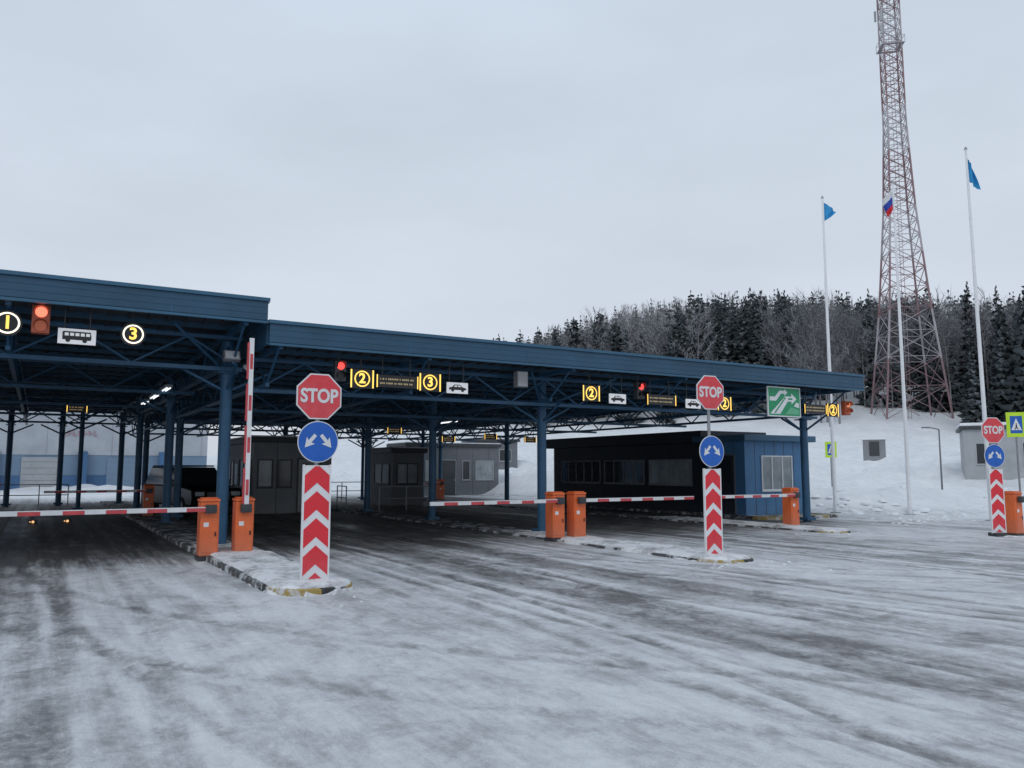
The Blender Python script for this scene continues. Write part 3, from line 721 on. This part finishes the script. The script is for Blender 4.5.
def gbuild(name,label,x,y,w,dp,h,rot,wm,nw,rm=DGREY,z=None):
    r=wroot(name,label,"building",x,y,(float(H(x,y))-.2) if z is None else z,rot)
    b=MB(); b.box(0,w,0,dp,-2,h,wm); b.obj("wall",r)
    b=MB(); b.box(-.2,w+.2,-.2,dp+.2,h+.002,h+.2,rm); b.box(-.15,w+.15,-.15,dp+.15,h+.202,h+.38,SNOW); b.obj("roof",r,bevel=.03)
    for k in range(nw):
        a=w*(k+.25)/nw; window(r,'front',a,a+w/nw*.5,h*.35,h*.75,GLASS,LGREY,2)
    return r
gbuild("service_building","pale grey flat roofed building behind the snow banks",26.2,46.5,16,5,3.1,math.radians(-27),LGREY,7,z=.9)
gbuild("container_hut","white hut seen beyond the canopy",-9.5,70,8,4,2.6,math.radians(15),LGREY,3)
gbuild("container_hut","small grey hut beside the snow slope",-3.5,64,4,3,2.4,math.radians(10),MGREY,2)
r=wroot("equipment_cabinet","small grey equipment hut on the snow slope near the tower","cabinet",31.6,70,float(H(31.0,68.5))+.5,math.radians(-24))
b=MB(); b.box(-.9,.9,-.6,.6,-1.8,1.5,BOOTH); b.obj("wall",r,bevel=.03)
b=MB(); b.box(-1,1,-.7,.7,1.503,1.6,SNOW); b.obj("roof",r,bevel=.03)
b=MB(); b.box(-.4,.4,-.64,-.603,.1,1.35,DGREY); b.obj("door",r)

# ------------------------------------------------------------------ flag poles
def flagpole(x,y,ht,kind,label,lean=0.0):
    zb=float(H(x,y))-.1
    r=wroot("flagpole",label,"flagpole",x,y,zb,0,"tall white flagpoles"); r.rotation_euler=(0,lean,0); ht=ht-zb
    b=MB(); b.cyl((0,0,0),(0,0,ht*.5),.075,WHT,14,.06); b.cyl((0,0,ht*.5),(0,0,ht),.06,WHT,14,.035); b.cyl((0,0,0),(0,0,.12),.2,GREY,14); b.obj("pole",r)
    b=MB(); b.cyl((0,0,ht),(0,0,ht+.1),.06,GREY,10,.02); b.obj("finial",r)
    nx,nz=16,20; vs=[]
    for j in range(nz+1):
        for i in range(nx+1):
            u=i/nx; v=j/nz
            if kind=='r':
                X=-.05-u*.42*(.6+.4*math.cos(v*1.6)); Z=ht-.25-v*.85*(1-.1*u)-u*.45
            elif kind=='b':
                X=.05+u*.5*(1-.5*v); Z=ht-.15-v*.8*(1-.72*u)-u*.42
            else:
                X=.05+u*.32*(.35+.65*v); Z=ht-.3-v*.85-u*.35
            Y=.08*math.sin(u*9+v*2.5)*u+.03*math.sin(u*17)
            vs.append((X,Y,Z))
    b=MB(); b.v=vs
    for j in range(nz):
        for i in range(nx):
            a=j*(nx+1)+i
            mt=FLAGB if kind!='r' else (FLAGW if j<nz/3 else FLAGD if j<2*nz/3 else FLAGR)
            b.f.append((a,a+1,a+nx+2,a+nx+1)); b.m.append(b.mi(mt))
    b.obj("flag",r,smooth=True)
flagpole(12.6,31.5,12.65,'b',"white flagpole with light blue flag in a snow bank")
flagpole(15.05,30.6,12.95,'r',"white flagpole with limp white blue red flag")
flagpole(16.0,27.0,12.85,'n',"white flagpole with limp blue flag",-.008)

# ------------------------------------------------------------------ crossing signs
def crossing(x,y,zc,sz,label,yaw):
    z=float(H(x,y)); r=wroot("pedestrian_crossing_sign",label,"road sign",x,y,z,yaw,"pedestrian crossing signs")
    b=MB(); b.cyl((0,.03,-.2),(0,.03,zc-z+sz*.7),.03,GREY,10); b.obj("pole",r)
    zz=zc-z
    b=MB(); b.box(-sz*.5,sz*.5,-.02,.0,zz-sz*.72,zz+sz*.72,LIME); p=b.obj("backing_plate",r)
    b=MB(); b.box(-sz*.31,sz*.31,-.024,-.0205,zz-sz*.5,zz+sz*.5,SBLUE); b.obj("sign_face",p)
    b=MB(); b.plate([(-sz*.27,zz-sz*.32),(sz*.27,zz-sz*.32),(0,zz+sz*.38)],-.028,-.0245,WHT); b.obj("white_triangle",p)
    b=MB(); h=zz-sz*.3
    b.plate(circ(.0,h+sz*.34,sz*.035,12),-.032,-.0285,BLACK)
    b.plate([(-sz*.03,h+sz*.29),(sz*.03,h+sz*.29),(sz*.04,h+sz*.15),(sz*.1,h+sz*.02),(sz*.06,h+sz*.02),(0,h+sz*.12),(-sz*.06,h+sz*.02),(-sz*.11,h+sz*.02),(-sz*.04,h+sz*.15)],-.032,-.0285,BLACK)
    b.obj("walking_figure",p)
crossing(15.25,24.2,3.05,.52,"blue crossing sign on lime backing plate in snow",-.3)
crossing(14.5,36.5,2.6,.5,"blue crossing sign on lime backing plate in snow",-.1)
def lamppost(x,y,h):
    r=wroot("street_lamp","slim grey street lamp on the snow slope","street lamp",x,y,float(H(x,y))-.1,0,"slim street lamps")
    b=MB(); b.cyl((0,0,0),(0,0,h),.05,MGREY,10,.035); b.cyl((0,0,h),(-.5,0,h+.1),.03,MGREY,8); b.obj("pole",r)
    b=MB(); b.box(-.9,-.48,-.09,.09,h+.06,h+.13,MGREY); b.obj("lamp_head",r,bevel=.02)
lamppost(22.4,42,3.6)

# ------------------------------------------------------------------ radio tower
def tower(x,y):
    z0=float(H(x,y))-.3
    r=wroot("radio_tower","tall red and white steel lattice radio tower","radio tower",x,y,z0,math.radians(-10))
    def hw(z): return float(np.interp(z,[0,16,30,42,110],[4.1,2.6,1.65,1.2,1.05]))
    zs=[0]
    while zs[-1]<95: zs.append(zs[-1]+max(1.6,1.1*hw(zs[-1])))
    cs=[(1,1),(-1,1),(-1,-1),(1,-1)]
    for c in cs:
        b=MB()
        for i in range(len(zs)-1):
            b.cyl((c[0]*hw(zs[i]),c[1]*hw(zs[i]),zs[i]),(c[0]*hw(zs[i+1]),c[1]*hw(zs[i+1]),zs[i+1]),.14 if zs[i]<40 else .11,TOWER,6)
        b.obj("leg",r)
    b=MB()
    for i in range(len(zs)-1):
        a,h0,h1=zs[i],hw(zs[i]),hw(zs[i+1])
        for k in range(4):
            p,q=cs[k],cs[(k+1)%4]; rb=.055
            b.cyl((p[0]*h0,p[1]*h0,a),(q[0]*h1,q[1]*h1,zs[i+1]),rb,TOWER,4,cap=False); b.cyl((q[0]*h0,q[1]*h0,a),(p[0]*h1,p[1]*h1,zs[i+1]),rb,TOWER,4,cap=False)
            b.cyl((p[0]*h1,p[1]*h1,zs[i+1]),(q[0]*h1,q[1]*h1,zs[i+1]),rb,TOWER,4,cap=False)
    b.obj("bracing",r)
    b=MB()
    for sx in(-.22,.22): b.cyl((sx,0,0),(sx,0,95),.035,TOWER,4)
    z=.4
    while z<95: b.box(-.22,.22,-.015,.015,z,z+.04,TOWER); z+=.8
    b.obj("ladder",r)
    for zz in (54,63):
        h=hw(zz)+.35; b=MB()
        b.box(-h,h,-h,-h+.5,zz,zz+.08,TOWER);b.box(-h,h,h-.5,h,zz,zz+.08,TOWER);b.box(-h,-h+.5,-h+.5,h-.5,zz,zz+.08,TOWER);b.box(h-.5,h,-h+.5,h-.5,zz,zz+.08,TOWER)
        for c in cs: b.cyl((c[0]*h,c[1]*h,zz),(c[0]*h,c[1]*h,zz+1.1),.04,TOWER,4)
        for k in range(4):
            p,q=cs[k],cs[(k+1)%4]; b.cyl((p[0]*h,p[1]*h,zz+1.1),(q[0]*h,q[1]*h,zz+1.1),.035,TOWER,4)
        b.obj("platform",r)
    rr=random.Random(2)
    for k in range(8):
        zz=rr.choice([55.5,57.5,59,64.5,67]); a=rr.choice(cs); h=hw(zz)+.3
        b=MB(); b.box(a[0]*h-.14,a[0]*h+.14,a[1]*h-.1,a[1]*h+.1,zz,zz+1.6,LGREY); b.obj("antenna",r,bevel=.03)
tower(54.8,110)

# ------------------------------------------------------------------ dark car
def car():
    r=root("parked_car","dark off-road car stopped beside the booth","car",5.0,32.5,0,rot=TH+.25)
    b=MB(); prof=[(-2.35,.4),(-2.4,.7),(-2.3,1.02),(-1.25,1.14),(2.15,1.16),(2.35,.9),(2.35,.4)]
    b.prism_x(prof,-.93,.93,CARP); b.obj("body",r,bevel=.07)
    b=MB()
    vs=[(-.88,-1.2,1.12),(.88,-1.2,1.12),(.88,2.15,1.15),(-.88,2.15,1.15),(-.72,-.5,1.78),(.72,-.5,1.78),(.72,1.95,1.8),(-.72,1.95,1.8)]
    b.add(vs,[(0,1,5,4),(1,2,6,5),(2,3,7,6),(3,0,4,7),(4,5,6,7)],GLASS); b.obj("glasshouse",r,bevel=.04)
    b=MB(); b.box(-.7,.7,-.48,1.92,1.805,1.86,CARP); b.obj("roof",r,bevel=.03)
    for sx in(-1,1):
        for y in(-1.45,1.45):
            b=MB(); b.cyl((sx*.7,y,.37),(sx*.95,y,.37),.37,RUB,24); w=b.obj("wheel",r,bevel=.03)
            b=MB(); b.cyl((sx*.93,y,.37),(sx*.965,y,.37),.22,GREY,16); b.obj("rim",w)
        b=MB(); b.box(sx*.66-.17,sx*.66+.17,-2.4,-2.3,.76,.92,GLASSL); b.obj("headlight",r,bevel=.02)
        b=MB(); b.box(sx*1.04-.11,sx*1.04+.11,-1.0,-.85,1.15,1.33,CARP); b.obj("wing_mirror",r,bevel=.03)
    b=MB(); b.box(-.42,.42,-2.43,-2.38,.6,.9,BLACK); b.obj("grille",r)
    b=MB(); b.box(-.26,.26,-2.45,-2.432,.46,.57,WHT); b.obj("number_plate",r)
car()
def railing(s,d,n,rot,label):
    r=root("railing",label,"railing",s,d,.0,rot=TH+rot,group="grey tubular railings")
    for k in range(n+1):
        b=MB(); b.cyl((k*1.2,0,0),(k*1.2,0,1.0),.025,GREY,8); b.obj("post",r)
    for z in(.5,.99):
        b=MB(); b.cyl((0,0,z),(n*1.2,0,z),.022,GREY,8); b.obj("rail",r)
railing(11.3,33,1,math.pi/2,"short grey tubular railing on the island")
railing(12.2,31.5,2,0,"short grey tubular railing on the island")
railing(12.4,44,4,0,"grey tubular railing at the back of the canopy")
railing(-3.5,44,4,0,"grey tubular railing at the back of the canopy")

# ------------------------------------------------------------------ trees
def tri_mesh(name,v,t,mi,mats):
    me=bpy.data.meshes.new(name); v=np.asarray(v,np.float32); t=np.asarray(t,np.int32)
    me.vertices.add(len(v)); me.vertices.foreach_set("co",v.reshape(-1)); me.loops.add(len(t)*3); me.polygons.add(len(t))
    me.loops.foreach_set("vertex_index",t.reshape(-1)); me.polygons.foreach_set("loop_start",(np.arange(len(t))*3).astype(np.int32))
    for m in mats: me.materials.append(m)
    me.polygons.foreach_set("material_index",np.asarray(mi,np.int32)); me.update(calc_edges=True); return me
def taper(v,t,pts,rads,n=5):
    o=len(v)
    for p,r in zip(pts,rads):
        for i in range(n): a=2*math.pi*i/n; v.append((p[0]+r*math.cos(a),p[1]+r*math.sin(a),p[2]))
    for j in range(len(pts)-1):
        for i in range(n):
            a=o+j*n+i;b_=o+j*n+(i+1)%n; t.append((a,b_,b_+n)); t.append((a,b_+n,a+n))
def spruce(seed,levels,nb,Ht=16,rb=.2,start=.08,frost=.3,pw=.8):
    rr=random.Random(seed); cv=[];ct=[];cm=[];tv=[];tt=[]
    taper(tv,tt,[(0,0,-1),(0,0,Ht*.5),(0,0,Ht*.96)],[.2,.12,.02])
    for l in range(levels):
        f=l/(levels-1); z=Ht*(start+(1-start)*f**.95)-.2; R=rb*Ht*(1-f)**pw*rr.uniform(.75,1.15)+.22
        k=max(5,int(nb*(1-.35*f))); a0=rr.random()*6.28
        for i in range(k):
            if rr.random()<.1: continue
            a=a0+6.283*i/k+rr.gauss(0,.22); r=R*rr.uniform(.5,1.2); dx,dy=math.cos(a),math.sin(a); dr=r*rr.uniform(-.05,.42); w=r*rr.uniform(.2,.36)+.1
            m=1 if rr.random()<frost else 0
            zz=z+rr.gauss(0,.22); o=len(cv)
            cv+= [(0,0,zz+.15),(dx*r*.55-dy*w,dy*r*.55+dx*w,zz-dr*.4),(dx*r*.55+dy*w,dy*r*.55-dx*w,zz-dr*.4),(dx*r,dy*r,zz-dr*.7),(dx*r*.6,dy*r*.6,zz-dr-.45*w-.15),(dx*r*.25,dy*r*.25,zz-.35)]
            ct+= [(o,o+1,o+2),(o+1,o+3,o+2),(o+1,o+4,o+3),(o+2,o+3,o+4),(o,o+4,o+5)]; cm+=[m,m,0,m,0]
    return tv,tt,[0]*len(tt),cv,ct,cm
def birch(seed,nbr,ntw,Ht=14):
    rr=random.Random(seed); cv=[];ct=[];cm=[];tv=[];tt=[]
    bx,by=rr.gauss(0,.5),rr.gauss(0,.5)
    P=lambda f:(bx*f*f,by*f*f,Ht*f)
    taper(tv,tt,[(0,0,-1),P(.3),P(.65),P(.95)],[.15,.12,.07,.015])
    for k in range(nbr):
        f=.3+.66*(k/nbr); p=P(f); a=rr.random()*6.28; L=Ht*.2*(1.15-f)*rr.uniform(.7,1.4)+.7; up=rr.uniform(.7,1.7)
        e=(p[0]+math.cos(a)*L,p[1]+math.sin(a)*L,p[2]+L*up)
        taper(cv,ct,[p,e],[.05,.012],3); cm+=[1]*(len(ct)-len(cm))
        for q in range(ntw):
            g=rr.uniform(.2,1.08); c=[p[i]+(e[i]-p[i])*g for i in range(3)]
            l=rr.uniform(.4,1.1); d=(rr.gauss(0,.6),rr.gauss(0,.6),rr.gauss(.25,.6)); w=rr.uniform(.02,.05)
            o=len(cv); cv+= [(c[0]-w,c[1],c[2]-w),(c[0]+w,c[1]+w,c[2]),(c[0]+d[0]*l,c[1]+d[1]*l,c[2]+d[2]*l)]; ct.append((o,o+1,o+2)); cm.append(0 if rr.random()<.65 else 1)
    return tv,tt,[0]*len(tt),cv,ct,cm
hi=[('s',spruce(1,24,10,16,.17)),('s',spruce(2,22,9,17,.14)),('s',spruce(3,22,11,14,.2,.05,.5)),('s',spruce(4,18,9,17,.12,.4,.15,.4)),('b',birch(5,34,34,14)),('b',birch(6,36,30,16)),('b',birch(7,30,36,13))]
lo=[('s',spruce(11,13,7,16,.18)),('s',spruce(12,12,7,17,.15)),('s',spruce(13,12,7,14,.2,.05,.5)),('s',spruce(14,11,7,17,.13,.4,.15,.4)),('b',birch(15,18,22)),('b',birch(16,20,20,16)),('b',birch(17,17,22,13))]
hm=[]
for k,(kd,g) in enumerate(hi):
    tm=tri_mesh("trunk",g[0],g[1],g[2],[BARK if kd=='s' else BIRCH]); cm_=tri_mesh("crown",g[3],g[4],g[5],[NEED,FROST] if kd=='s' else [TWIG,TWIGD]); hm.append((kd,tm,cm_))
pos=[]
rr=random.Random(21)
y=88.0
while y<290:
    x=-.16*y-6
    while x<.80*y+8:
        px=x+rr.uniform(-2.1,2.1);py=y+rr.uniform(-2.1,2.1)
        edge=np.interp(px/max(py,1),[0,.3,.40,.46,.5,.54,.7],[120,116,100,112,118,100,88])+10*float(fbm(px*.05,7.3))-5
        if py>edge and not(px-54.8)**2+(py-110)**2<110 and rr.random()<.95:
            pos.append((px,py))
        x+=3.4
    y+=3.4
pos.sort(key=lambda p:p[0]**2+p[1]**2)
def pick(x,y):
    n=float(fbm(x*.03+3,y*.03+1)); q=rr.random()
    pb=float(np.interp(x/y,[-.05,.05,.16,.25,.45,.6],[.55,.72,.55,.36,.38,.5]))+(.5-n)*2.0+(.08 if y<140 else -.03)
    if q<pb: return rr.choice([4,5,6])
    return rr.choice([0,1,2,3])
acc={'v':[], 't':[], 'm':[]}; off=0; nind=0
for i,(x,y) in enumerate(pos):
    k=pick(x,y); sc=rr.uniform(.62,1.06)*float(np.interp(x/y,[-.08,.0,.12,.3],[.7,.85,1.0,1.08]))
    if rr.random()<.06: sc*=1.15
    ang=rr.random()*6.28; z=float(H(x,y))
    inview = -.12<x/y<.68
    if nind<290 and inview:
        nind+=1; kd,tm,cm_=hm[k]
        nm="spruce_tree" if kd=='s' else "birch_tree"
        e=wroot(nm,"dark green spruce dusted with frost on the hill" if kd=='s' else "bare frosted grey birch on the hill","tree",x,y,z-.2,ang,"trees on the wooded hill"); e.scale=(sc,sc,sc)
        for n_,m_ in(("trunk",tm),("crown",cm_)):
            o=bpy.data.objects.new(n_,m_); col.objects.link(o); o.parent=e
    else:
        kd,g=lo[k]; ca,sa=math.cos(ang)*sc,math.sin(ang)*sc
        for vv,tt_,mi,base in((g[0],g[1],g[2],4 if kd=='s' else 5),(g[3],g[4],g[5],0 if kd=='s' else 2)):
            V=np.asarray(vv); V2=np.stack([V[:,0]*ca-V[:,1]*sa+x,V[:,0]*sa+V[:,1]*ca+y,V[:,2]*sc+z-.2],-1)
            acc['v'].append(V2); acc['t'].append(np.asarray(tt_)+off); acc['m'].append(np.asarray(mi)+base); off+=len(V)
me=tri_mesh("forest",np.concatenate(acc['v']),np.concatenate(acc['t']),np.concatenate(acc['m']),[NEED,FROST,TWIG,TWIGD,BARK,BIRCH])
o=bpy.data.objects.new("forest",me); col.objects.link(o); o["kind"]="stuff"; o["label"]="dense mixed winter wood covering the hill"; o["category"]="forest"
print("trees",len(pos),nind)

# ------------------------------------------------------------------ world, sun, camera
w=bpy.data.worlds.new("World"); scene.world=w; w.use_nodes=True; nt=w.node_tree;N=nt.nodes;L=nt.links; bg=N["Background"]
sky=N.new("ShaderNodeTexSky"); sky.sky_type='NISHITA'; sky.sun_disc=False; sky.sun_elevation=math.radians(40); sky.sun_rotation=math.radians(160)
tc=N.new("ShaderNodeTexCoord"); sp=N.new("ShaderNodeSeparateXYZ"); L.new(tc.outputs["Generated"],sp.inputs[0])
cr=N.new("ShaderNodeValToRGB"); L.new(sp.outputs["Z"],cr.inputs[0]); e=cr.color_ramp.elements
e[0].position=0; e[0].color=(.59,.635,.715,1); e[1].position=.75; e[1].color=(.58,.68,.79,1)
q=e.new(.22); q.color=(.61,.668,.755,1)
mp=N.new("ShaderNodeMapping"); mp.inputs["Scale"].default_value=(1,1,3.0); L.new(tc.outputs["Generated"],mp.inputs[0])
nz=N.new("ShaderNodeTexNoise"); nz.inputs["Scale"].default_value=1.8; nz.inputs["Detail"].default_value=6; L.new(mp.outputs[0],nz.inputs["Vector"])
mr=N.new("ShaderNodeMapRange"); mr.inputs[1].default_value=.3;mr.inputs[2].default_value=.7;mr.inputs[3].default_value=9.6;mr.inputs[4].default_value=11.2; L.new(nz.outputs["Fac"],mr.inputs[0])
vm=N.new("ShaderNodeVectorMath"); vm.operation='SCALE'; L.new(cr.outputs[0],vm.inputs[0]); L.new(mr.outputs[0],vm.inputs["Scale"])
mx=N.new("ShaderNodeMix"); mx.data_type='RGBA'; mx.inputs[0].default_value=.95; L.new(sky.outputs[0],mx.inputs[6]); L.new(vm.outputs[0],mx.inputs[7])
L.new(mx.outputs[2],bg.inputs["Color"]); bg.inputs["Strength"].default_value=.1
sd=bpy.data.lights.new("sun",'SUN'); sd.energy=.5; sd.angle=math.radians(25); sd.color=(1,.97,.94)
so=bpy.data.objects.new("sun",sd); col.objects.link(so); so.rotation_euler=(math.radians(50),0,math.radians(-20))
cd=bpy.data.cameras.new("camera"); cd.lens=28.125; cd.sensor_width=36; cd.clip_end=5000; cd.clip_start=.05
co=bpy.data.objects.new("camera",cd); col.objects.link(co); co.location=(0,0,1.7); co.rotation_euler=(math.radians(96.1),0,0)
scene.camera=co
scene.view_settings.view_transform='Standard'; scene.view_settings.look='None'; scene.view_settings.exposure=0
